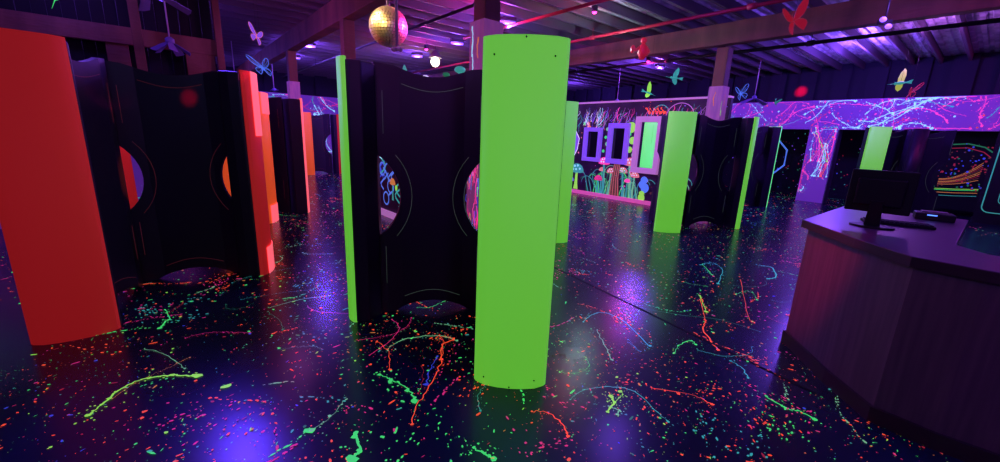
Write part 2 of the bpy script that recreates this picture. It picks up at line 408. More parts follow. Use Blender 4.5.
for i in range(n_):
    s0 = -4 + 23.8 * i / n_; off = .05 * (1 if i % 2 else -1)
    g.box(W(15.5 + off, s0 + .2, 3.5), (.04, .42, 1.0), RA)
struct(g.build('wall_right_drape', M['curtain']))
g = MB(); g.box(W(17.2, 7.9, 2), (.1, 23.8, 4), RA)
p = Paint(lambda u, v, e: W(17.15 - e, u, v)[:])
for _ in range(420): p.blob(random.uniform(-2, 9), random.uniform(.1, 2.2), random.uniform(.008, .022), random.choice(['dimred', 'blue', 'dimgreen', 'dimred', 'violet', 'teal']), n=6)
g.bm.free(); V, Fc = boxverts(W(17.22, 7.9, 2), (.1, 23.8, 4)); struct(p.cover(V, Fc, M['blackm'], 'wall_recess'))
# end wall
p = Paint(lambda u, v, e: W(u, 19.7 - e, v)[:]); p.bounds = (-4, 9, .02, 2.98)
wallpaint(0, -4, 9, 2.2, 3.0, 5, p); wallpaint(0, -4, 9, .1, 2.2, 1, p)
V, Fc = boxverts(W(4.75, 19.8, 1.5), (25, .2, 3.0)); struct(p.cover(V, Fc, M['purple'], 'wall_back'))
g = MB()
for i in range(50):
    n0 = -7.5 + 25 * i / 50; g.box(W(n0 + .25, 19.85 + (.05 if i % 2 else -.05), 3.5), (.52, .04, 1.0), RA)
struct(g.build('wall_back_drape', M['curtain']))
g = MB(); g.box(W(-7.9, 8, 2), (.1, 24.5, 4), RA); struct(g.build('wall_left', M['blackm']))
g = MB(); g.box(W(4.75, -3.9, 2), (25.3, .1, 4), RA); struct(g.build('wall_front', M['blackm']))
# left partition: purple splattered lower wall, timber framing with dark sheeting above
p = Paint(lambda u, v, e: W(u, 8.95 - e, v)[:]); p.bounds = (-7.5, .88, .02, 2.28)
wallpaint(0, -7, .9, .1, 2.2, 2.2, p)
V, Fc = boxverts(W(-3.45, 9.0, 1.15), (8.7, .1, 2.3)); struct(p.cover(V, Fc, M['purple'], 'wall_partition'))
g = MB()
for i in range(58):
    g.box(W(-7.75 + .15 * i, 9.03 + (.02 if i % 2 else 0), 3.15), (.145, .03, 1.7), RA)
struct(g.build('wall_partition_sheeting', M['conc']))
def timber(c, size, name='timber_stud', m_='wood'):
    g = MB(); g.box(c, size, RA); return struct(g.build(name, M[m_], bevel=.006))
timber(W(-3.4, 8.88, 2.87), (8.6, .1, .25), 'timber_header')
timber(W(-.38, 8.9, 2.5), (.26, .06, .5), 'timber_board'); timber(W(-.12, 8.6, 3.1), (.12, .12, 1.75)); timber(W(.78, 8.9, 2.5), (.13, .1, .6)); timber(W(.93, 8.82, 3.05), (.1, .14, 1.8))
timber(W(-1.6, 6.6, 3.05), (.1, .1, 1.85)); timber(W(-1.35, 8.9, 2.5), (.14, .08, .6)); timber(W(.6, 8.86, 2.58), (.3, .04, .46), 'timber_board')

# ------------------------------------------------------------ mural walls (painted garden)
def mush(p, s, z, h, cap, ck, sk, dk=None, lean=0):
    """mushroom painted on the wall at foot (s, z)"""
    cap *= 1.2; w = cap * .45
    p.ribbon([(s, z), (s + lean * .3, z + h * .3), (s + lean * .7, z + h * .7), (s + lean, z + h)], [w * 1.5, w, w * .75, w * .8], sk)
    pts = [(s + lean + cap * math.cos(a), z + h + cap * .95 * math.sin(a)) for a in [math.pi * i / 10 for i in range(11)]] + [(s + lean - cap * .5, z + h - cap * .12), (s + lean + cap * .5, z + h - cap * .12)]
    p.poly(pts, ck)
    if dk:
        for a, r in ((.5, .6), (1.2, .3), (1.7, .75), (2.4, .55), (1.1, .75)): p.blob(s + lean + cap * r * math.cos(a), z + h + cap * r * math.sin(a) * .95, cap * .12, dk, n=8, rough=.1)
def disc(p, s, z, r, k): p.blob(s, z, r, k, n=14, rough=.04)
def curl(p, s, z, h, k, w=.018, a0=1.57, turn=1):
    pts = [(s, z)]; a = a0; st = h / 9
    for i in range(14):
        pts.append((pts[-1][0] + math.cos(a) * st, pts[-1][1] + math.sin(a) * st)); a += turn * (.02 + .035 * i) * (1 if i > 4 else -.4)
    p.ribbon(pts, [w * (1.3 - i / 18) for i in range(len(pts))], k)
p = Paint(lambda u, v, e: W(9.6 - e, u, v)[:])
S0, S1 = 3.9, 9.6
for i in range(230):   # grassy fringe under the top edge
    s_ = random.uniform(S0 + .1, S1); z = random.uniform(2.15, 2.5); l = random.uniform(.12, .4)
    p.strand([(s_, z), (s_ + random.gauss(.03, .05), z - l * .5), (s_ + random.gauss(.06, .05), z - l)], .012, random.choice(['violet', 'mauve', 'magenta', 'teal', 'violet', 'hotpink'] if s_ < 7.2 else ['ice', 'white', 'teal', 'violet', 'cyan']), drops=False)
for i in range(160): p.blob(random.uniform(S0, S1), random.uniform(.3, 2.5), random.uniform(.008, .02), random.choice(['violet', 'mauve', 'teal', 'hotpink', 'dimgreen']))
for s_, z, r, k in ((7.03, 1.9, .05, 'palegreen'), (7.06, 1.68, .045, 'green'), (7.0, 1.5, .06, 'palegreen'), (7.1, 1.3, .045, 'green'), (6.28, 1.95, .14, 'lime'), (6.2, 1.62, .10, 'lime'), (6.26, 1.38, .08, 'lime'), (6.12, 1.25, .07, 'palegreen'), (6.3, 1.78, .05, 'green'),
                    (6.13, 1.45, .045, 'lime'), (6.2, 1.1, .05, 'green'), (6.34, 1.2, .04, 'lime'), (6.1, 1.78, .04, 'palegreen'), (5.2, 1.9, .06, 'lime'), (5.1, 1.5, .08, 'palegreen'), (7.85, 2.05, .05, 'green')): disc(p, s_, z, r, k)
mush(p, 8.0, .12, .52, .22, 'teal', 'lime', 'ice'); mush(p, 8.22, .1, .25, .12, 'violet', 'green')
p.ribbon([(8.2, 1.9), (8.1, 1.6), (8.15, 1.3), (8.25, 1.0)], [.05, .22, .2, .03], 'violet'); p.ribbon([(8.2, 1.9), (8.0, 1.62), (8.05, 1.3), (8.2, 1.02)], .025, 'white')
p.strand([(7.72, 2.05), (7.66, 1.8), (7.72, 1.55), (7.68, 1.3)], .045, 'salmon'); p.strand([(7.68, 2.05), (7.7, 1.7)], .03, 'amber')
mush(p, 6.98, .1, .85, .16, 'hotpink', 'teal', 'ice', .05); mush(p, 6.8, .1, .62, .12, 'salmon', 'palegreen', 'white', -.03); mush(p, 7.18, .1, .38, .12, 'magenta', 'teal', 'hotpink'); mush(p, 7.08, .1, .65, .09, 'salmon', 'teal', None)
mush(p, 6.1, .1, .88, .17, 'salmon', 'palegreen', 'white', .1); mush(p, 6.32, .1, .66, .13, 'salmon', 'teal', 'ice', .08); mush(p, 6.05, .1, .58, .12, 'salmon', 'palegreen', 'white', -.03); mush(p, 6.22, .1, .42, .08, 'hotpink', 'teal')
for i in range(44):
    s_ = random.choice([random.uniform(6.82, 7.6), random.uniform(5.85, 6.45), random.uniform(4.2, 5.4)]); curl(p, s_, .1, random.uniform(.25, .75), random.choice(['teal', 'palegreen', 'teal', 'green', 'dimgreen']), .022, 1.57 + random.gauss(0, .25), random.choice((-1, 1)))
p.ribbon([(6.6, .1), (6.62, .6), (6.58, 1.1), (6.62, 1.6)], [.34, .24, .2, .26], 'brown')
for d_ in (-.09, -.03, .04, .1): p.ribbon([(6.6 + d_ * 1.4, .1), (6.62 + d_, .6), (6.58 + d_ * .8, 1.1)], .012, 'salmon')
disc(p, 5.72, .62, .10, 'skyblue'); disc(p, 5.68, .42, .12, 'skyblue'); disc(p, 5.78, .5, .09, 'skyblue'); mush(p, 5.75, .1, .16, .07, 'lime', 'lime'); disc(p, 5.75, .16, .1, 'lime')
p.strand([(5.5, .3), (5.3, .5), (5.2, .8)], .03, 'brown')
for i in range(5): p.strand([(5.9 - i * .1, 2.42), (5.8 - i * .1, 2.32)], .02, 'orange')
p.ribbon([(5.5 + .25 * math.cos(a), 2.2 + .3 * math.sin(a)) for a in [math.pi * i / 12 for i in range(13)]], .02, 'teal'); p.ribbon([(5.0 + .35 * math.cos(a), 2.2 + .33 * math.sin(a)) for a in [math.pi * i / 12 for i in range(13)]], .018, 'mauve')
# wall slab with three real window openings
OP = [(7.28, 7.68, 1.10, 1.83), (6.42, 6.82, 1.11, 1.93), (5.5, 5.98, .94, 2.09)]
V = []; Fc = []
def addbox(c, size):
    v, f = boxverts(c, size); n0 = len(V); V.extend(v); Fc.extend([tuple(i + n0 for i in q) for q in f])
edges = [S0] + sum([[b, c] for b, c, _, _ in sorted(OP)], []) + [S1]
for i in range(0, len(edges), 2): addbox(W(9.66, (edges[i] + edges[i + 1]) / 2, 1.3), (.12, edges[i + 1] - edges[i], 2.6))
for b, c, z0, z1 in OP:
    addbox(W(9.66, (b + c) / 2, z0 / 2), (.12, c - b, z0)); addbox(W(9.66, (b + c) / 2, (z1 + 2.6) / 2), (.12, c - b, 2.6 - z1))
# paint must not hang over the openings
keep = []
def inside(u, v): return any(b < u < c and z0 < v < z1 for b, c, z0, z1 in OP)
for f, mi in zip(p.f, p.m):
    cs = [Vector(p.v[i]) for i in f]
    if not any(inside(q.dot(D1), q.z) for q in cs): keep.append((f, mi))
p.f = [k_[0] for k_ in keep]; p.m = [k_[1] for k_ in keep]
struct(p.cover(V, Fc, M['mural'], 'wall_mural'))
g = MB(); g.box(W(9.57, (S0 + S1) / 2, .05), (.06, S1 - S0, .1), RA); struct(g.build('baseboard_mural', PC['pinktrim']))
g = MB(); g.box(W(9.62, (S0 + S1) / 2, 2.62), (.22, S1 - S0, .04), RA); struct(g.build('trim_3', PC['mauve']))
for (b, c, z0, z1), fw, k_, nm, lab in zip(OP, (.11, .13, .14), ('violet', 'violet', 'mauve'), (1, 2, 3), ('', '', '')):
    g = MB(); n = 9.56
    a = fw
    for cc, sz in ((W(n, (b + c) / 2, z0 - a / 2), (.1, c - b + 2 * a, a)), (W(n, (b + c) / 2, z1 + a / 2), (.1, c - b + 2 * a, a)), (W(n, b - a / 2, (z0 + z1) / 2), (.1, a, z1 - z0)), (W(n, c + a / 2, (z0 + z1) / 2), (.1, a, z1 - z0))): g.box(cc, sz, RA)
    struct(g.build('window_%d' % nm, PC[k_], bevel=.01))
g = MB(); g.box(W(12.2, 7.4, 1.3), (.08, 4.6, 2.6), RA); struct(g.build('wall_behind_mural', M['blackm']))
# second painted wall, seen through the portholes of the middle barrier
p = Paint(lambda u, v, e: W(3.2 - e, u, v)[:])
T0, T1 = 3.9, 8.5
for i in range(26):
    s_ = random.uniform(6.2, 8.2); z = random.uniform(.25, 1.3)
    pts = [(s_ + .14 * math.sin(j * .9 + i), z + j * .06) for j in range(8)]
    p.ribbon(pts, .035, random.choice(['skyblue', 'skyblue', 'blue', 'cyan']))
for s_, z in ((7.1, .6), (7.45, .9), (7.3, .35), (6.9, 1.0)):
    p.ribbon([(s_ + .12 * math.cos(a), z + .12 * math.sin(a)) for a in [math.pi * i / 7 for i in range(15)]], .03, 'skyblue')
p.ribbon([(7.45 + .28 * math.cos(a), 1.35 - .25 * math.sin(a)) for a in [math.pi * i / 12 for i in range(13)]], .03, 'ice')
p.poly([(7.9, 1.35), (7.2, 1.3), (7.2, 1.55), (7.9, 1.6)], 'mauve')
mush(p, 7.0, .35, .3, .1, 'amber', 'teal', None); disc(p, 6.8, .95, .06, 'lime'); disc(p, 6.7, .75, .06, 'green'); disc(p, 6.85, .6, .05, 'lime')
for i in range(110):
    s_ = random.uniform(3.95, 5.0); z = random.uniform(.2, 1.9); p.strand([(s_, z), (s_ + random.gauss(0, .06), z - .12), (s_ + random.gauss(0, .08), z - .26)], .022, random.choice(['hotpink', 'magenta', 'salmon', 'blue', 'lime', 'mauve', 'orange']), drops=False)
for i in range(60): p.strand([(random.uniform(5, 6.4), random.uniform(.2, 2.3)) for _ in range(2)], .015, random.choice(['violet', 'teal', 'mauve']), drops=False)
V, Fc = boxverts(W(3.26, (T0 + T1) / 2, 1.17), (.12, T1 - T0, 2.34)); struct(p.cover(V, Fc, M['mural'], 'wall_center'))
g = MB(); g.box(W(3.18, (T0 + T1) / 2, .06), (.05, T1 - T0, .12), RA); struct(g.build('baseboard_center', PC['mauve']))

# ------------------------------------------------------------ barrier units
def panel_outline(L=.94, H=2.13):
    h = L / 2; pts = []
    HC, HR, HO = 1.06, .43, .235     # half porthole: centre height, radius, how far the centre lies outside the edge
    hv = math.sqrt(HR ** 2 - HO ** 2)
    # bottom, with low arch
    pts.append((-h, 0)); pts.append((-.34, 0))
    for i in range(1, 12): t = i / 12; pts.append((-.34 + .68 * t, .095 * math.sin(math.pi * t) ** .8))
    pts += [(.34, 0), (h, 0)]
    def half(sgn):
        a0 = math.asin(hv / HR); out = []
        for i in range(15):
            a = -a0 + 2 * a0 * i / 14; out.append((sgn * (h + HO - HR * math.cos(a)), HC + HR * math.sin(a) * 1.0))
        return out
    pts += half(1)
    pts += [(h, H)]
    for i in range(1, 14): t = i / 14; pts.append((h - .1 - (L - .2) * t, H - .085 * math.sin(math.pi * t) ** 1.3))
    pts += [(-h, H)]
    pts += half(-1)[::-1]
    return pts
def bend(u, L=.94): return -.05 * max(0, (abs(u) - .27) / (L / 2 - .27))
def barrier_panel(root, p0, p1, line_m, holes=(True, True)):
    """moulded black panel from p0 to p1 (plan), front side to the left of p0->p1 reversed"""
    p0 = Vector((*p0, 0)); p1 = Vector((*p1, 0)); d = (p1 - p0); L = d.length; d.normalize(); n = Vector((d.y, -d.x, 0)); c = (p0 + p1) / 2
    pts = panel_outline(L)
    h = L / 2
    if not holes[0]: pts = [q for q in pts if not (q[0] < -h + .001 + .22 and .6 < q[1] < 1.5 and q[0] < 0)]
    if not holes[1]: pts = [q for q in pts if not (q[0] > h - .22 and .6 < q[1] < 1.5 and q[0] > 0)]
    bm = bmesh.new()
    vs = [bm.verts.new((u, 0, z)) for u, z in pts]
    es = [bm.edges.new((vs[i], vs[(i + 1) % len(vs)])) for i in range(len(vs))]
    bmesh.ops.triangle_fill(bm, edges=es, use_beauty=True)
    for x in (-.27, .27, -.1, .1):
        bmesh.ops.bisect_plane(bm, geom=bm.verts[:] + bm.edges[:] + bm.faces[:], plane_co=(x, 0, 0), plane_no=(1, 0, 0))
    for v in bm.verts: v.co.y = bend(v.co.x, L)
    T = Matrix((d, -n, ZA)).transposed().to_4x4(); T.translation = c - root.location
    bmesh.ops.transform(bm, matrix=T, verts=bm.verts)
    me = bpy.data.meshes.new('panel'); bm.to_mesh(me); bm.free()
    o = bpy.data.objects.new('panel', me); col.objects.link(o); o.parent = root; me.materials.append(M['black'])
    so = o.modifiers.new('solid', 'SOLIDIFY'); so.thickness = .05; so.offset = 0
    # inlaid lines
    def P(u, z): return c - root.location + d * u - n * bend(u, L) * 1 + n * .027 * 1 + ZA * z if False else T @ Vector((u, bend(u, L) - .028, z))
    sd = 1 if (T @ Vector((0, -1, 1)) + root.location - c - ZA).dot(Vector((0, 0, 0)) - c) > 0 else -1   # the side that faces the aisle
    def P(u, z): return T @ Vector((u, bend(u, L) - .027 * sd, z))
    runs = [[P(-.25 + .5 * i / 10, 1.98 - .05 * math.sin(math.pi * i / 10)) for i in range(11)], [P(-.25 + .5 * i / 10, .14 + .06 * math.sin(math.pi * i / 10)) for i in range(11)]]
    for s_ in (-1, 1):
        runs += [[P(s_ * .40, 1.58), P(s_ * .40, 1.92)], [P(s_ * .40, .28), P(s_ * .40, .62)]]
        if holes[(s_ + 1) // 2]: runs.append([P(s_ * (h + .235 - .53 * math.cos(a)), 1.06 + .53 * math.sin(a)) for a in [-.72 + 1.44 * i / 10 for i in range(11)]])
    for q in runs:
        g = MB(); g.tube(q, .0022, 4); g.build('inlay_line', line_m, o)
    return o
PROF = [(-.24, -.075), (-.225, -.05), (-.165, -.012), (-.08, .006), (0, .011), (.08, .006), (.165, -.012), (.225, -.05), (.24, -.075)]
def barrier_column(root, at, ang, face_m, H=2.13, bw=.11, light_patches=None, depth=.30, width=1.0, bolts=False):
    """at = where its back meets the panel; ang = heading of the fluorescent face"""
    e = Vector((math.cos(ang), math.sin(ang), 0)); l = Vector((-e.y, e.x, 0)); b = Vector((*at, 0)) - root.location
    def Q(u, v): q = b + l * u * width + e * (depth + v); return (q.x, q.y)
    # black body with softly domed top
    body = [Q(-.246, -.092), Q(-.222, -.072), Q(-.15, -.034), Q(.15, -.034), Q(.222, -.072), Q(.246, -.092), Q(.236, -.19), Q(bw, -depth + .02), Q(-bw, -depth + .02), Q(-.236, -.19)]
    g = MB(); g.prism(body, 0, H - .02); g.build('column_body', M['black'], root, bevel=.012)
    g = MB()
    out = [Q(*q) for q in PROF]; inn = [Q(u * .965, v - .014) for u, v in PROF][::-1]
    z0 = .0
    # strip with a slightly bowed top and bottom edge
    n = len(PROF); A = []; B = []
    for (u, v) in PROF:
        A.append((u, v, z0)); B.append((u, v, H))
    rows = []
    for zz in (0, H):
        rows.append([g.bm.verts.new((*Q(u, v), zz)) for u, v in PROF]); rows.append([g.bm.verts.new((*Q(u * .965, v - .014), zz)) for u, v in PROF])
    o0, i0, o1, i1 = rows
    for i in range(n - 1):
        f = g.bm.faces.new((o0[i], o0[i + 1], o1[i + 1], o1[i])); f.smooth = 0 < i < n - 2
        f = g.bm.faces.new((i0[i + 1], i0[i], i1[i], i1[i + 1]))
        g.bm.faces.new((o1[i], o1[i + 1], i1[i + 1], i1[i])); g.bm.faces.new((i0[i], i0[i + 1], o0[i + 1], o0[i]))
    g.bm.faces.new((o0[0], o1[0], i1[0], i0[0])); g.bm.faces.new((o1[-1], o0[-1], i0[-1], i1[-1]))
    fo = g.build('fluorescent_face', face_m, root)
    if light_patches:  # pink pieces that stand in for magenta light falling on the face
        z_a, z_b, pm, sgn = light_patches
        for za, zb, nm in ((z_a, H + .002, 'upper_light_patch'), (.0, z_b, 'foot_light_patch')):
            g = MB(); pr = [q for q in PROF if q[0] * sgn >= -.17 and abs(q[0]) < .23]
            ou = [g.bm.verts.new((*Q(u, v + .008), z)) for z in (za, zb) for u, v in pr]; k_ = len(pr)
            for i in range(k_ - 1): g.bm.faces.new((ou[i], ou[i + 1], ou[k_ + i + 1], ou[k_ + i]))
            o = g.build(nm, pm, fo); o['label'] = 'painted patch of magenta light'
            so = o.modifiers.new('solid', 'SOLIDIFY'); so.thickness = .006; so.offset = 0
    if bolts:
        for u, z in ((-.17, H - .10), (.16, H - .10), (0, H - .012), (-.17, .06), (.16, .06), (0, .012)):
            v = -.012 if abs(u) > .1 else .011
            q = Q(u, v + .003); g = MB(); g.tube([Vector((*q, z)) - e * .004, Vector((*q, z)) + e * .003], .0055 if z > .1 else .005, 8); g.build('bolt', M['bolt'], fo)
    return fo
def unit(label, origin, group='black arena barriers with fluorescent ends'):
    r = empty('arena_barrier', (*origin, 0)); return tag(r, label, 'barrier', group)
r = unit('black barrier behind the big green column, spanning to the slim green strip left of centre', (-.13, 3.3))
barrier_column(r, (.118, 2.62), R(-93.5), M['green'], bolts=True)
barrier_panel(r, (-.12, 3.55), (.10, 2.63), M['line_g']); barrier_panel(r, (-1.07, 3.43), (-.14, 3.57), M['line_g'], (True, True))
barrier_column(r, (-1.03, 3.43), R(192), M['green'])
r = unit('black barrier between the near red-orange column and the orange column, low arch at its foot', (-3.3, 3.7))
barrier_column(r, (-3.31, 2.93), R(-51.5), M['orange'])
barrier_panel(r, (-3.56, 3.80), (-3.31, 2.94), M['line_o'], (False, False)); barrier_panel(r, (-3.73, 3.88), (-2.80, 4.34), M['line_o'])
barrier_column(r, (-2.90, 4.29), R(22), M['orange'], bw=.2, light_patches=(1.50, .30, M['pink'], 1))
r = unit('orange-ended barrier standing just behind the left barrier, amber face by the aisle', (-4.6, 6.6))
barrier_column(r, (-4.12, 6.22), R(-58), M['orange2'])
barrier_panel(r, (-5.02, 6.35), (-4.14, 6.24), M['line_o'], (True, True)); barrier_panel(r, (-5.05, 6.5), (-4.22, 6.76), M['line_o'])
barrier_column(r, (-4.21, 6.76), R(12), M['orange2'], light_patches=(1.8, .30, M['pink'], 1))
r = unit('dark barrier along the left aisle with a thin pink edge, below the painted post', (-4.4, 7.9))
barrier_panel(r, (-4.98, 7.3), (-4.08, 7.66), M['line_o'], (False, False)); barrier_column(r, (-4.08, 7.66), R(50), M['pink'], bw=.22)
barrier_panel(r, (-4.8, 8.6), (-4.2, 7.9), M['line_o'], (False, False))
r = unit('farthest barrier down the left aisle, narrow orange strips either side of its porthole', (-6.9, 14.8))
barrier_column(r, (-6.98, 14.4), R(-62), M['orange2']); barrier_panel(r, (-7.15, 14.45), (-6.3, 14.95), M['line_o']); barrier_column(r, (-6.3, 14.95), R(25), M['orange'])
r = unit('barrier deep at far left, its orange strip glimpsed through the left porthole', (-5.6, 5.6))
barrier_column(r, (-5.27, 5.24), R(20), M['orange']); barrier_panel(r, (-6.18, 4.94), (-5.27, 5.24), M['line_o'])
r = unit('barrier with a dull green face half hidden right behind the big green column', (.8, 6.8))
barrier_column(r, (.82, 6.40), R(-84), M['green']); barrier_panel(r, (.35, 7.2), (.83, 6.41), M['line_g'])
r = unit('green-ended barrier right of centre in front of the mushroom mural', (3.6, 7.8))
barrier_column(r, (3.10, 7.47), R(-95), M['green']); barrier_panel(r, (3.60, 7.82), (4.52, 8.06), M['line_g']); barrier_panel(r, (3.59, 7.80), (3.12, 7.48), M['line_g'])
barrier_panel(r, (3.19, 8.3), (3.04, 7.42), M['line_g']); barrier_column(r, (4.54, 8.06), R(-28), M['green'])
r = unit('dark barrier with a glowing green edge line, left of the purple pier', (6.9, 11.0))
barrier_panel(r, (6.12, 10.72), (6.93, 11.02), M['line_g']); barrier_column(r, (6.93, 11.0), R(12), M['neon'], bw=.2); 
r = unit('barrier with bright green face rising behind the computer monitor', (9.0, 9.5))
barrier_column(r, (8.40, 9.53), R(-93), M['green']); barrier_panel(r, (8.55, 9.55), (9.45, 9.72), M['line_g']); barrier_panel(r, (9.40, 9.72), (10.2, 9.45), M['line_g']); barrier_column(r, (9.42, 9.7), R(-75), M['black'])

r = unit('barrier with a bright green face seen through the tallest window of the mural wall', W(10.8, 6.5)[:2])
q = W(10.72, 6.42); barrier_column(r, (q.x, q.y), R(-95), M['neon']); q2 = W(11.5, 7.0); barrier_panel(r, (q2.x, q2.y), (q.x, q.y), M['line_g'])

# ------------------------------------------------------------ counter
front = [(2.45, 3.13), (2.335, 2.53), (2.30, 2.14), (2.46, 1.93), (2.78, 1.65), (3.2, 1.35)]
wing_end = 5.35
inner = [(3.52, 1.72), (3.14, 2.0), (2.82, 2.1), (2.80, 2.25), (2.86, 2.5)]
w1 = W(wing_end, .08); w2 = W(wing_end, .86)
root = tag(empty('reception_counter', (2.6, 2.4, 0)), 'tall faceted reception counter with purple-lit wood grain at right', 'counter')
def loc(pts): return [(x - 2.6, y - 2.4) for x, y in pts]
bodyp = front + inner + [(w1.x, w1.y), (w2.x, w2.y)]
g = MB(); g.prism(loc(bodyp), .0, 1.0); g.build('counter_body', M['counter_f'], root)
# thin vertical joints between the face boards are the folds of the body; cover battens
def off(pts, d):
    o = []
    for i, q in enumerate(pts):
        a = Vector(pts[max(0, i - 1)]); b = Vector(pts[min(len(pts) - 1, i + 1)]); t = (b - a).normalized(); n = Vector((t.y, -t.x))
        o.append((q[0] + n.x * d, q[1] + n.y * d))
    return o
fo = off(front, .03)
if (Vector(fo[2]) - Vector((3, 2.2))).length < (Vector(front[2]) - Vector((3, 2.2))).length: fo = off(front, -.03); sg = -1
else: sg = 1
e2 = W(0, .05)
top = [(fo[0][0] - .0, fo[0][1] + .03)] + fo[1:] + [(3.55, 1.75)] + [(3.17, 2.03), (2.92, 2.16), (2.83, 2.25), (2.88, 2.47)] + [(W(wing_end + .03, .05).x, W(wing_end + .03, .05).y), (W(wing_end + .03, .89).x, W(wing_end + .03, .89).y)]
g = MB(); g.prism(loc(top), 1.0, 1.045); g.build('counter_top', M['counter_t'], root, bevel=.004)
g = MB(); eo = off(front, sg * .034)
eo[0] = (eo[0][0], eo[0][1] + .035)
g.prism(loc(eo + off(front, sg * .02)[::-1]), .985, 1.042); o = g.build('edge_band', M['counter_e'], root)
g = MB(); so_ = off(front, sg * .022); g.prism(loc(so_ + off(front, -sg * .005)[::-1]), 0, .10); g.build('kick_board', M['counter_e'], root)

def at_top(x, y): return Vector((x, y, 1.045))
# monitor seen from behind
mp = at_top(2.80, 2.98)
root = tag(empty('computer_monitor', mp, R(-48)), 'black computer monitor on the counter, seen from behind', 'monitor')
g = MB(); g.box((0, 0, .265), (.365, .035, .31)); g.build('screen_casing', M['screen_b'], root, bevel=.008)
g = MB(); g.box((0, -.03, .26), (.27, .03, .2)); g.build('rear_cover', M['screen_b'], root, bevel=.012)
g = MB(); g.box((0, .0185, .265), (.34, .002, .28)); g.build('screen', M['blackm'], root)
g = MB(); g.poly_slab([(-.045, -.03, .01), (.045, -.03, .01), (.035, -.04, .2), (-.035, -.04, .2)], (0, 1, 0), .03); g.build('stand_neck', M['screen_b'], root, bevel=.004)
g = MB(); g.prism([(.13 * math.cos(2 * math.pi * i / 28), -.02 + .095 * math.sin(2 * math.pi * i / 28)) for i in range(28)], 0, .014); g.build('stand_base', M['screen_b'], root, bevel=.004)
# small terminal with a blue glint
tp = at_top(3.72, 3.42)
root = tag(empty('card_terminal', tp, R(-40)), 'small black box with a blue glint on the counter behind the monitor', 'terminal')
g = MB(); g.box((0, 0, .03), (.24, .17, .06)); g.build('case', M['screen_b'], root, bevel=.008)
g = MB(); g.box((-.02, -.087, .045), (.06, .004, .008)); g.build('light', M['blue_glint'], root)  # glowing strip stands in for the blue glint on the case
g = MB(); g.box((0, .02, .065), (.16, .09, .01)); g.build('keypad', M['metal'], root)
kp = at_top(3.1, 3.1)
root = tag(empty('keyboard', kp, R(-30)), 'low black keyboard lying on the counter right of the monitor', 'keyboard')
g = MB(); g.box((0, 0, .011), (.41, .14, .02)); g.build('base', M['screen_b'], root, bevel=.004)
g = MB()
for i in range(14):
    for j in range(4): g.box((-.182 + i * .028, -.048 + j * .032, .024), (.022, .025, .008))
g.build('keys', M['blackm'], root)

# ------------------------------------------------------------ signs and art beyond the header
root = tag(empty('outlined_board', W(15.05, -.83, 0)), 'black board with a green outline and green lettering at the right edge', 'sign')
g = MB(); g.box((0, 0, 1.12), (.06, 1.86, 2.24), RA); g.build('board', M['blackm'], root)
def rrect(n, s0, s1, z0, z1, r):
    pts = []
    for cs, cz, a0 in ((s1 - r, z1 - r, 0), (s0 + r, z1 - r, 90), (s0 + r, z0 + r, 180), (s1 - r, z0 + r, 270)):
        for i in range(6):
            a = R(a0 + 18 * i); pts.append(N * n + D1 * (cs + r * math.cos(a)) + ZA * (cz + r * math.sin(a)))
    return pts
g = MB(); g.tube(rrect(-.036, -.8, .84, .28, 2.15, .14), .011, 5, closed=True); g.build('outline', PC['teal'], root)
g = MB(); g.tube(rrect(-.036, -.5, .62, .5, .86, .1), .008, 5, closed=True); g.build('inner_outline', PC['teal'], root)
# only the left ends of three stacked words reach into the photograph
def stroke_letters(rows, name, m_):
    g = MB()
    GL = {'S': [[(1, 1), (0, 1), (0, .55), (1, .5), (1, 0), (0, 0)]], 'A': [[(0, 0), (.1, .9), (.9, .9), (1, 0)], [(0, .45), (1, .45)]], 'F': [[(0, 0), (0, 1), (1, 1)], [(0, .5), (.8, .5)]]}
    for ch, s_, z, h in rows:
        for st in GL[ch]: g.tube([N * -.036 + D1 * (s_ - x * h * .62) + ZA * (z + y * h) for x, y in st], .022, 5)
    return g.build(name, m_, root)
stroke_letters([('S', .66, 1.58, .17), ('A', .66, 1.36, .17), ('F', .66, 1.13, .17)], 'lettering', PC['green'])
# swirl artwork panel
root = tag(empty('swirl_artwork', W(16.2, .45, 0)), 'dark splattered artwork with glowing orange swirl streaks, beside the outlined board', 'artwork')
p = Paint(lambda u, v, e: (N * (-.03 - e) + D1 * u + ZA * v)[:])
for i in range(120): p.blob(random.uniform(-.5, .5), random.uniform(.7, 1.9), random.uniform(.008, .026), random.choice(['dimred', 'brown', 'dimgreen', 'dimred', 'blue']), n=6)
for i in range(9):
    p.ribbon([(.45 - j * .10, .80 + .018 * i + .0022 * j * j * (1.6 + i * .35)) for j in range(8)], .010, ['amber', 'brown', 'dimred', 'amber'][i % 4])
for z, k_ in ((.70, 'lime'), (.67, 'green'), (.60, 'amber'), (.52, 'teal')): p.ribbon([(.48, z - .02), (.1, z), (-.3, z + .04)], .012, k_)
p.ribbon([(.4, 1.85), (.1, 1.88), (-.2, 1.8), (-.45, 1.6)], .03, 'dimgreen'); p.ribbon([(.4, 1.75), (.1, 1.78), (-.2, 1.68), (-.4, 1.5)], .02, 'dimred')
V, Fc = boxverts((0, 0, 1.15), (.06, 1.3, 2.0)); V = [v for v in V]
p.cover(V, Fc, M['blackm'], 'art_panel', root)
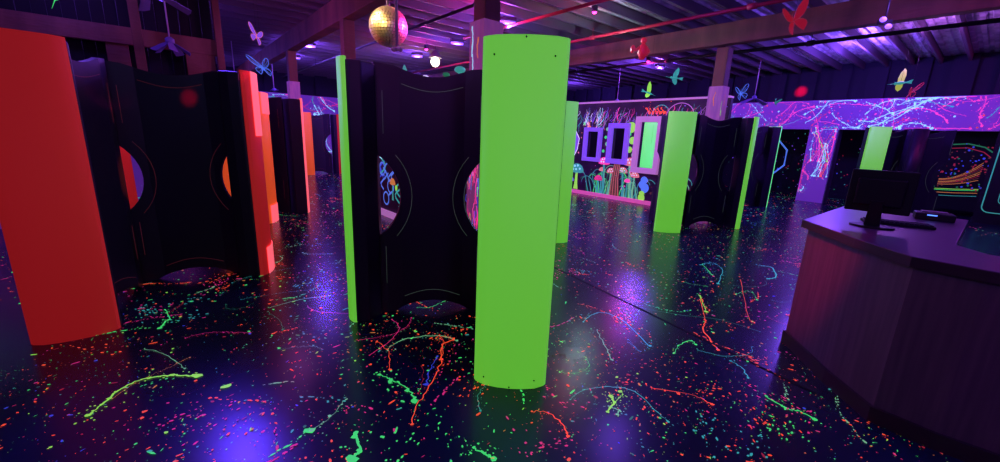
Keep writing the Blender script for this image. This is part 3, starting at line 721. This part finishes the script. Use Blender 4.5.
# octagonal lit window in the recess
root = tag(empty('octagonal_ring_light', W(16.9, 5.3, 0)), 'pale blue octagonal outline glowing in the dark opening left of the pier', 'wall light')
g = MB(); g.tube([N * -.02 + D1 * .62 * math.cos(R(22.5 + 45 * i)) + ZA * (1.25 + .68 * math.sin(R(22.5 + 45 * i))) for i in range(8)], .028, 6, closed=True); g.build('ring', PC['skyblue'], root)
g = MB()
for i, k_ in enumerate(range(5)): g.box(N * -.01 + D1 * .05 + ZA * (.95 + i * .07), (.03, .5 - i * .05, .03), RA)
g.build('glowing_bars', PC['amber'], root); g = MB(); g.box(N * .03 + ZA * .95, (.04, .6, 1.9), RA); g.build('back_panel', M['blackm'], root)

# ------------------------------------------------------------ ceiling lamps
def lamp_light(loc, col_, e, size=.1, kind='POINT', name='lamp_light', rot=None, **kw):
    l = bpy.data.lights.new(name, kind); l.color = col_; l.energy = e
    if kind in ('POINT', 'SPOT'): l.shadow_soft_size = size
    else: l.size = size
    for a, b in kw.items(): setattr(l, a, b)
    o = bpy.data.objects.new(name, l); col.objects.link(o); o.location = loc
    if rot is not None: o.rotation_euler = rot
    return o
UVC = (.20, .075, 1.0)
def uv_lamp(n, s, label, z=3.62, L=.32, e=60, rz=0, down=True, tubem='uv'):
    root = tag(empty('blacklight_bar', W(n, s, z), rz), label, 'lamp', 'ultraviolet bar lamps under the ceiling')
    g = MB(); g.box((0, 0, .045), (L, .12, .07)); g.build('housing', M['pipe'], root, bevel=.008)
    g = MB(); g.tube([(-L * .46, 0, -.012), (L * .46, 0, -.012)], .026, 8); g.build('tube', M[tubem], root)
    for sx in (-1, 1): g = MB(); g.tube([(sx * L * .4, 0, .08), (sx * L * .4, 0, CZ - z - .17)], .008, 6); g.build('bracket', M['pipe'], root)
    if e:
        lamp_light(W(n, s, z - .08), UVC, e, .09, name='blacklight_or_fill_beam')
    return root
lamps = [(3.3, 12.2, 'violet bar lamp under the ceiling between the two left posts', 130), (5.9, 11.1, 'bar lamp above the middle barrier, left of the bright bulb', 110), (5.75, 8.8, 'bar lamp just right of the bright bulb', 90), (5.4, 6.5, 'glowing lamp just above the top of the big green column', 130),
         (11.5, 6.8, 'brightest violet bar lamp, right of the hanging red figure', 230), (3.5, 14.6, 'small distant lamp beside the top of the slim green strip', 100)]
for n, s_, lab, e in lamps: uv_lamp(n, s_, lab, 3.74, e=e, rz=random.uniform(.1, .6))
# the hall's other lamps hang outside the photograph
for n, s_, e in ((.2, 9.8, 30), (-1.0, 11.5, 50), (5.4, 3.2, 60), (3.0, -.6, 40), (12.4, 2.4, 200), (12.0, -2.0, 100), (-.9, 8.1, 20), (0.6, 16.5, 120), (13.4, 11.5, 120), (8.2, 15.5, 90)):
    lamp_light(W(n, s_, 3.45), UVC, e, .15, name='blacklight_or_fill_beam')
def beam(src, dst, c, e, deg, size=.12):
    q = (Vector(dst) - Vector(src)).to_track_quat('-Z', 'Y').to_euler()
    return lamp_light(src, c, e, size, 'SPOT', 'blacklight_or_fill_beam', q, spot_size=R(deg), spot_blend=.8)
beam((-4.0, 5.5, 3.6), (-1.3, 1.7, 0), (.09, .035, 1), 400, 50, .3)
# magenta party lights: glow on the ceiling
def par(n, s_, z, label, c=(1, .04, .45), e=40, m_='magled'):
    root = tag(empty('party_light', W(n, s_, z)), label, 'lamp', 'small coloured party lights under the ceiling')
    g = MB(); g.tube([(0, 0, 0), (0, 0, .1)], [.05, .06], 12); g.build('can', M['pipe'], root)
    g = MB(); g.ball((0, 0, -.005), .04, (1, 1, .6), 10); g.build('lens', M[m_], root)
    g = MB(); g.tube([(0, 0, .1), (0, 0, CZ - z - .2)], .008, 6); g.build('stem', M['pipe'], root)
    lamp_light(W(n, s_, z - .12), c, e, .05, name='party_or_fill_glow')
par(5.3, 9.5, 3.62, 'magenta point light beside the bright bulb', e=44); par(9.9, 6.2, 3.62, 'magenta point light on the ceiling right of the red figure', e=36); par(4.7, 6.1, 3.70, 'magenta point light above the left corner of the big green column', e=42); par(6.0, 4.9, 3.74, 'pink-red point light at the end of the red pipe', (1, .05, .2), 12)
lamp_light(W(1.6, 8.0, 3.0), (.8, .12, .8), 12, .1, name='party_or_fill_glow'); lamp_light(W(5.6, 7.4, 3.1), (.8, .1, .8), 30, .1, name='party_or_fill_glow'); lamp_light((-1.6, .5, 2.9), (.16, .34, .9), 13, .4, name='added_fill_light'); lamp_light(W(.3, 5.6, 3.3), (.6, .18, .8), 24, .1, name='party_or_fill_glow'); lamp_light(W(14.2, -1.2, 3.3), (1, .03, .5), 26, .1, name='party_or_fill_glow'); lamp_light(W(1.2, 4.2, 3.3), (.8, .12, .8), 6, .1, name='party_or_fill_glow')  # unseen fill lights, added to brighten ceiling, aisle, header end and front floor
lamp_light(W(11.2, 1.2, 3.4), (.55, .15, 1), 34, .1, name='party_or_fill_glow'); lamp_light(W(8.0, .2, 3.2), (.5, .1, 1), 4, .1, name='party_or_fill_glow')
lamp_light(W(6.6, 5.0, 3.2), (.55, .85, .9), 34, .04, name='party_or_fill_glow')  # cool fill without a fixture, added to brighten the silvery ceiling deck
# warm bulb
root = tag(empty('bare_bulb', W(6.0, 10.26, 3.5)), 'bright warm white bulb under a metal reflector, above the middle barrier', 'lamp')
g = MB(); g.ball((0, 0, 0), .12, (1, 1, 1.05), 16); g.build('bulb', M['bulb'], root)
g = MB()
pr = [(.03, .30), (.07, .26), (.15, .17), (.18, .10)]
for i in range(len(pr) - 1):
    for k_ in range(16):
        a, b = 2 * math.pi * k_ / 16, 2 * math.pi * (k_ + 1) / 16
        g.bm.faces.new([g.bm.verts.new((r_ * math.cos(t), r_ * math.sin(t), z)) for r_, z, t in ((pr[i][0], pr[i][1], a), (pr[i][0], pr[i][1], b), (pr[i + 1][0], pr[i + 1][1], b), (pr[i + 1][0], pr[i + 1][1], a))])
g.build('reflector', M['metal'], root); g = MB(); g.tube([(0, 0, .28), (0, 0, .49)], .012, 6); g.build('cord', M['pipe'], root)
lamp_light(W(6.0, 10.26, 3.28), (1, .72, .45), 34, .1, name='bulb_glow')
# red laser dots thrown on a barrier panel and on the drape
def red_spot(src, dst, e, deg):
    d = Vector(dst) - Vector(src); q = d.to_track_quat('-Z', 'Y').to_euler()
    lamp_light(src, (1, .0, .03), e, .02, 'SPOT', 'laser_beam', q, spot_size=R(deg), spot_blend=1)
red_spot((-1.8, 2.6, 3.5), (-3.05, 4.05, 1.95), 900, 3.4)
red_spot(W(10.5, 3, 3.55), (9.14, 13.17, 3.3), 20000, 4.2)

# ------------------------------------------------------------ mirror ball
bc = Vector((-1.19, 4.34, 2.61)); br = .185
root = tag(empty('mirror_ball', bc), 'mirror ball hanging from the ceiling, gold on one side and magenta on the other', 'mirror ball')
g = MB(); g.ball((0, 0, 0), br * .97, seg=32); g.build('core', M['mirrorbody'], root)
g = MB(); rows = 20
for i in range(1, rows):
    la = -math.pi / 2 + math.pi * i / rows; cnt = max(6, int(2 * math.pi * math.cos(la) / (math.pi / rows)))
    for k_ in range(cnt):
        lo = 2 * math.pi * k_ / cnt; nrm = Vector((math.cos(la) * math.cos(lo), math.cos(la) * math.sin(lo), math.sin(la)))
        tn = (nrm + Vector((random.gauss(0, .02), random.gauss(0, .02), random.gauss(0, .02)))).normalized()
        a = Vector((-math.sin(lo), math.cos(lo), 0)); a = (a - tn * a.dot(tn)).normalized(); b = tn.cross(a); h = br * math.pi / rows * .43
        g.box(nrm * br * .985, (h * 2, h * 2, .006), (a, b, tn))
g.build('mirror_tiles', M['mirror'], root)
g = MB(); g.tube([(0, 0, br), (0, 0, br + .06)], .02, 8); g.tube([(0, 0, br + .05), (0, 0, CZ - bc.z - .2)], .005, 5); g.build('hanging_cord', M['metal'], root)
def pin(off, c, e):
    d = -Vector(off); lamp_light(bc + Vector(off), c, e, .05, 'SPOT', 'pin_spot', d.to_track_quat('-Z', 'Y').to_euler(), spot_size=2 * math.asin(min(.9, br * 1.02 / d.length)), spot_blend=.1)
pin((-1.1, -.75, .75), (1, .60, .12), 330); pin((-.3, -1.3, .3), (1, .55, .15), 60); pin((1.3, .35, .2), (1, .02, .3), 500)

# ------------------------------------------------------------ ceiling fans
def fan(loc, label, span=.5, rz=0, blades=4, tilt=.35, top=CZ, rodm='rod', bladelen=1):
    loc = Vector(loc); root = tag(empty('ceiling_fan', loc, rz), label, 'ceiling fan', 'ceiling fans on long rods')
    g = MB(); g.tube([(0, 0, .05), (0, 0, top - loc.z)], .011, 6); g.build('down_rod', M[rodm], root)
    g = MB(); g.tube([(0, 0, -.05), (0, 0, -.03), (0, 0, .03), (0, 0, .06)], [.03, .06, .06, .025], 12); g.build('motor', M['blade'], root)
    for i in range(blades):
        a = 2 * math.pi * i / blades; d = Vector((math.cos(a), math.sin(a), -tilt)).normalized(); sd = Vector((-math.sin(a), math.cos(a), 0)); n = (d.cross(sd) + sd * .35).normalized(); s2 = n.cross(d)
        g = MB(); pts = [d * .05 - s2 * .015, d * span * .35 - s2 * .045, d * span - s2 * .06, d * span * 1.03, d * span + s2 * .06, d * span * .35 + s2 * .045, d * .05 + s2 * .015]
        g.poly_slab(pts, n, .008); g.build('blade', M['blade'], root)
    return root
fan((-5.24, 6.69, 2.83), 'violet fan on a long rod in front of the left timber framing', .29, .5, 5, .7)
fan((-4.25, 5.2, 3.12), 'nearest fan, only its drooping violet blades reach in at the top left', .42, .85, 4, .45)
fan((6.84, 11.64, 2.90), 'dark fan on a pink rod in front of the right purple header', .45, .3, 4, .4)
fan((-7.55, 11.79, 2.9), 'small far fan hanging left of the slim green strip', .12, .2, 3, .1); fan((-7.71, 14.02, 2.8), 'faint far fan above the orange-ended barriers, right of the blue butterfly', .12, 1, 3, .1); fan((3.59, 13.53, 2.84), 'thin far rod and fan above the mushroom mural', .14, .7, 3, .1)
root = tag(empty('hanging_sensor', (-1.045, 4.09, 2.36)), 'pink rod with a small twin-lobed end hanging in front of the mirror ball', 'sensor')
g = MB(); g.tube([(0, 0, .03), (0, 0, CZ - 2.36)], .013, 8); g.build('rod', M['rod'], root)
g = MB(); g.ball((-.028, 0, 0), .03, (1, 1, .75), 12); g.ball((.032, 0, -.005), .026, (1, 1, .8), 12); g.tube([(-.02, 0, .0), (.02, 0, 0)], .018, 8); g.build('end_piece', M['rod'], root)

# ------------------------------------------------------------ butterflies and birds
def wing_pts(kind):
    if kind == 'fore': return [(.04, .12), (.18, .38), (.42, .72), (.72, .96), (.92, .98), (.98, .82), (.9, .6), (.78, .4), (.6, .2), (.34, .06), (.12, .04)]
    return [(.05, .0), (.3, .02), (.52, -.06), (.66, -.2), (.68, -.4), (.56, -.58), (.42, -.72), (.34, -.62), (.2, -.4), (.08, -.16)]
def butterfly(loc, size, ax, rim, fill, label, name='paper_butterfly', cat='butterfly', thread_to=CZ - .2):
    """ax = (right, up) directions of the insect's own plane"""
    loc = Vector(loc); root = tag(empty(name, loc), label, cat, 'hanging butterflies and birds')
    X, Y = [Vector(v).normalized() for v in ax]; Z = X.cross(Y).normalized()
    g = MB(); g.tube([Y * -.3 * size, Y * -.1 * size, Y * .15 * size, Y * .3 * size], [.012 * size, .035 * size, .045 * size, .02 * size], 7)
    for s_ in (-1, 1): g.tube([Y * .3 * size, (Y * .5 + X * .1 * s_) * size, (Y * .6 + X * .22 * s_) * size], .008 * size, 4)
    g.build('body', rim, root)
    for s_ in (-1, 1):
        fold = (X * s_ * .9 + Z * .4).normalized()
        for kd in ('fore', 'hind'):
            pts = [(fold * x + Y * y) * size for x, y in wing_pts(kd)]
            g = MB(); g.tube(pts, .026 * size, 5, closed=True)
            c = sum(pts, Vector()) / len(pts)
            base = fold * .05 * size
            for i in (3, 5, 7): g.tube([base, pts[i]], .012 * size, 4)
            w_ = g.build('wing_rim', rim, root)
            if fill:
                g = MB(); g.poly_slab(pts, fold.cross(Y), .004); g.build('wing_membrane', fill, w_)
    if thread_to: g = MB(); g.tube([Vector((0, 0, .02)), Vector((0, 0, thread_to - loc.z))], .0015, 4); g.build('thread', M['pipe'], root)
    return root
dk = M['conc']
butterfly((-3.26, 5.62, 2.73), .11, ((.6, .2, -.5), (.1, 0, 1)), PC['salmon'], PC['violet'], 'pink-rimmed violet butterfly at upper left, above the blue one')
butterfly((-3.23, 5.64, 2.35), .14, ((.9, .3, -.1), (-.45, 0, 1)), PC['skyblue'], None, 'blue outlined butterfly hanging above the orange column')
butterfly((3.25, 5.04, 3.0), .18, ((.7, .1, .35), (-.4, 0, .9)), PC['dimred'], M['wingred'], 'large red butterfly hanging from the right girder')
butterfly((4.85, 8.75, 2.64), .16, ((.9, .1, .3), (-.3, 0, 1)), PC['skyblue'], None, 'blue outlined butterfly right of the painted post')
butterfly((7.91, 8.34, 2.73), .16, ((.9, .1, .4), (.3, 0, 1)), PC['dimred'], None, 'dim red butterfly just below the yellow-green hummingbird')
def bird(loc, size, ax, body, wing, label, thread_to=CZ - .2):
    loc = Vector(loc); root = tag(empty('paper_hummingbird', loc), label, 'bird', 'hanging butterflies and birds')
    X, Y = [Vector(v).normalized() for v in ax]; Z = X.cross(Y).normalized()   # X = towards beak, Y = towards raised wing
    g = MB(); g.tube([X * t * size for t in (-.35, -.15, .05, .22, .34, .42)], [r_ * size for r_ in (.03, .09, .12, .09, .10, .03)], 8); g.tube([X * .42 * size, X * .85 * size], [.022 * size, .006 * size], 5); g.build('body', body, root)
    for s_, nm in ((1, 'wing'), (-1, 'wing')):
        q = (Y * 1.0 if s_ > 0 else Y * -.55) + X * -.25 + Z * .35
        pts = [X * .2, X * .26 + q * .35, X * .2 + q * .7, X * .02 + q, X * -.12 + q * .85, X * -.2 + q * .5, X * -.16]
        g = MB(); g.poly_slab([v * size for v in pts], q.cross(X), .006); g.build('wing', wing, root)
    g = MB(); g.poly_slab([v * size for v in (X * -.3 + Y * .03, X * -.75 + Y * .16, X * -.7, X * -.72 - Y * .14, X * -.3 - Y * .03)], Z, .006); g.build('tail', body, root)
    g = MB(); g.tube([Vector((0, 0, .02)), Vector((0, 0, thread_to - loc.z))], .0015, 4); g.build('thread', M['pipe'], root)
    return root
bird((2.87, 8.53, 2.56), .20, ((1, .1, -.3), (.15, 0, 1)), PC['teal'], PC['lime'], 'lime green hummingbird left above the nearer green barrier face')
bird((3.3, 8.37, 2.84), .21, ((-1, .1, .1), (.1, 0, 1)), PC['teal'], PC['teal'], 'teal hummingbird below the brightest violet lamp')
bird((7.45, 8.09, 2.87), .27, ((-1, .1, -.15), (.1, 0, 1)), PC['teal'], PC['yellow'], 'yellow and green hummingbird in front of the right drape')
bird((-3.5, 3.42, 2.55), .17, ((-.6, .1, -.8), (.9, 0, .4)), PC['green'], PC['green'], 'green bird hanging at the top left above the near orange column')
bird((7.01, 10.95, 2.72), .14, ((.3, .1, -1), (1, 0, .5)), PC['dimgreen'], PC['dimgreen'], 'tiny dark green bird at the top of the right purple header')
# dark red hanging figure and violet lamp cluster
root = tag(empty('hanging_figure', (2.42, 7.75, 3.2)), 'dark red hanging toy figure on a string in front of the right girder', 'ornament')
g = MB(); g.tube([(0, 0, -.16), (0, 0, -.05), (0, 0, .05), (0, 0, .1)], [.04, .09, .07, .03], 12); g.build('body', M['wingred'], root)
g = MB(); g.ball((0, 0, .15), .055, (1, 1, 1), 12); g.build('head', M['wingred'], root)
g = MB(); g.tube([(-.05, 0, .04), (-.14, -.03, -.02), (-.18, -.03, .05)], [.03, .025, .02], 7); g.ball((-.19, -.03, .0), .055, (.7, .7, 1.3), 10); g.build('arm', PC['dimred'], root)
g = MB(); g.tube([(.05, 0, .05), (.11, -.02, -.04), (.07, -.04, -.10)], [.03, .025, .02], 7); g.build('arm', PC['dimred'], root)
g = MB(); g.tube([(0, 0, .2), (0, 0, CZ - 3.4)], .002, 4); g.build('string', M['pipe'], root)
root = tag(empty('violet_flood_lamp', (5.0, 5.83, 3.27)), 'violet twin-headed flood lamp glowing under the ceiling at upper right', 'lamp')
for x, z in ((-.07, .02), (.02, -.06)):
    g = MB(); g.ball((x, 0, z), .042, (1, .7, .8), 12); g.build('lamp_head', M['uv'], root)
g = MB(); g.tube([(0, .05, 0), (0, .05, CZ - 3.27 - .2)], .012, 6); g.box((0, .05, 0), (.16, .05, .06)); g.build('bracket', M['pipe'], root)
lamp_light((5.0, 5.7, 3.42), (.3, .12, 1), 10, .08, name='blacklight_or_fill_beam')
# ornaments standing on the top edge of the middle painted wall
def ornament(s_, z, kind, m_, label, sz):
    root = tag(empty('wall_top_ornament', W(3.22, s_, 2.34)), label, 'ornament', 'ornaments on top of the middle painted wall')
    if kind == 'leaf':
        g = MB(); pts = [(D1 * (u * -1) + ZA * v) * sz for u, v in ((0, 0), (-.35, .4), (-.2, .9), (0, 1.15), (.28, .8), (.35, .35))]; g.poly_slab(pts, N, .02); g.build('leaf', m_, root, bevel=.004)
    else:
        g = MB(); g.tube([(0, 0, 0), (0, 0, sz * .6)], [.03, .02], 8); g.build('stem', m_, root)
        g = MB(); g.ball((0, 0, sz * .65), sz * .45, (1, 1, .6), 12); g.build('cap', m_, root)
ornament(6.5, 0, 'leaf', PC['teal'], 'teal leaf-shaped ornament standing up over the middle barrier', .30)
ornament(6.75, 0, 'leaf', PC['violet'], 'small violet ornament left of the teal leaf', .14)
ornament(5.8, 0, 'cap', PC['white'], 'small pale mushroom ornament over the dip of the middle barrier', .13)
ornament(5.2, 0, 'cap', PC['dimgreen'], 'dim green rounded ornament over the middle barrier', .12)
ornament(4.85, 0, 'cap', PC['teal'], 'teal domed ornament nearest the pink post', .17)

# ------------------------------------------------------------ world, view
lamp_light((.9, .5, 2.9), (1, .14, .4), 6, .15, name='party_or_fill_glow')  # magenta fill added in front, brightens the middle panel and counter face
red_spot((.3, 1.6, 3.3), (2.42, 2.95, .72), 330, 15); lamp_light((.9, -1.2, 2.4), (.5, .15, 1), 34, .2, name='blacklight_or_fill_beam')  # second lamp is a violet fill, added for the dark counter front
beam((-1.3, 1.7, 3.5), (-.55, 3.5, 1.95), (.75, .12, .8), 60, 46, .2)  # magenta spot added to brighten the middle panel's upper half
w = bpy.data.worlds.new('world'); scene.world = w; w.use_nodes = True
w.node_tree.nodes['Background'].inputs[0].default_value = (.02, .01, .06, 1); w.node_tree.nodes['Background'].inputs[1].default_value = .2
scene.view_settings.view_transform = 'Standard'; scene.view_settings.look = 'None'; scene.view_settings.exposure = 0; scene.view_settings.gamma = 1
scene.view_settings.use_curve_mapping = False
scene.cycles.use_denoising = True; scene.cycles.sample_clamp_indirect = 4; scene.cycles.max_bounces = 6
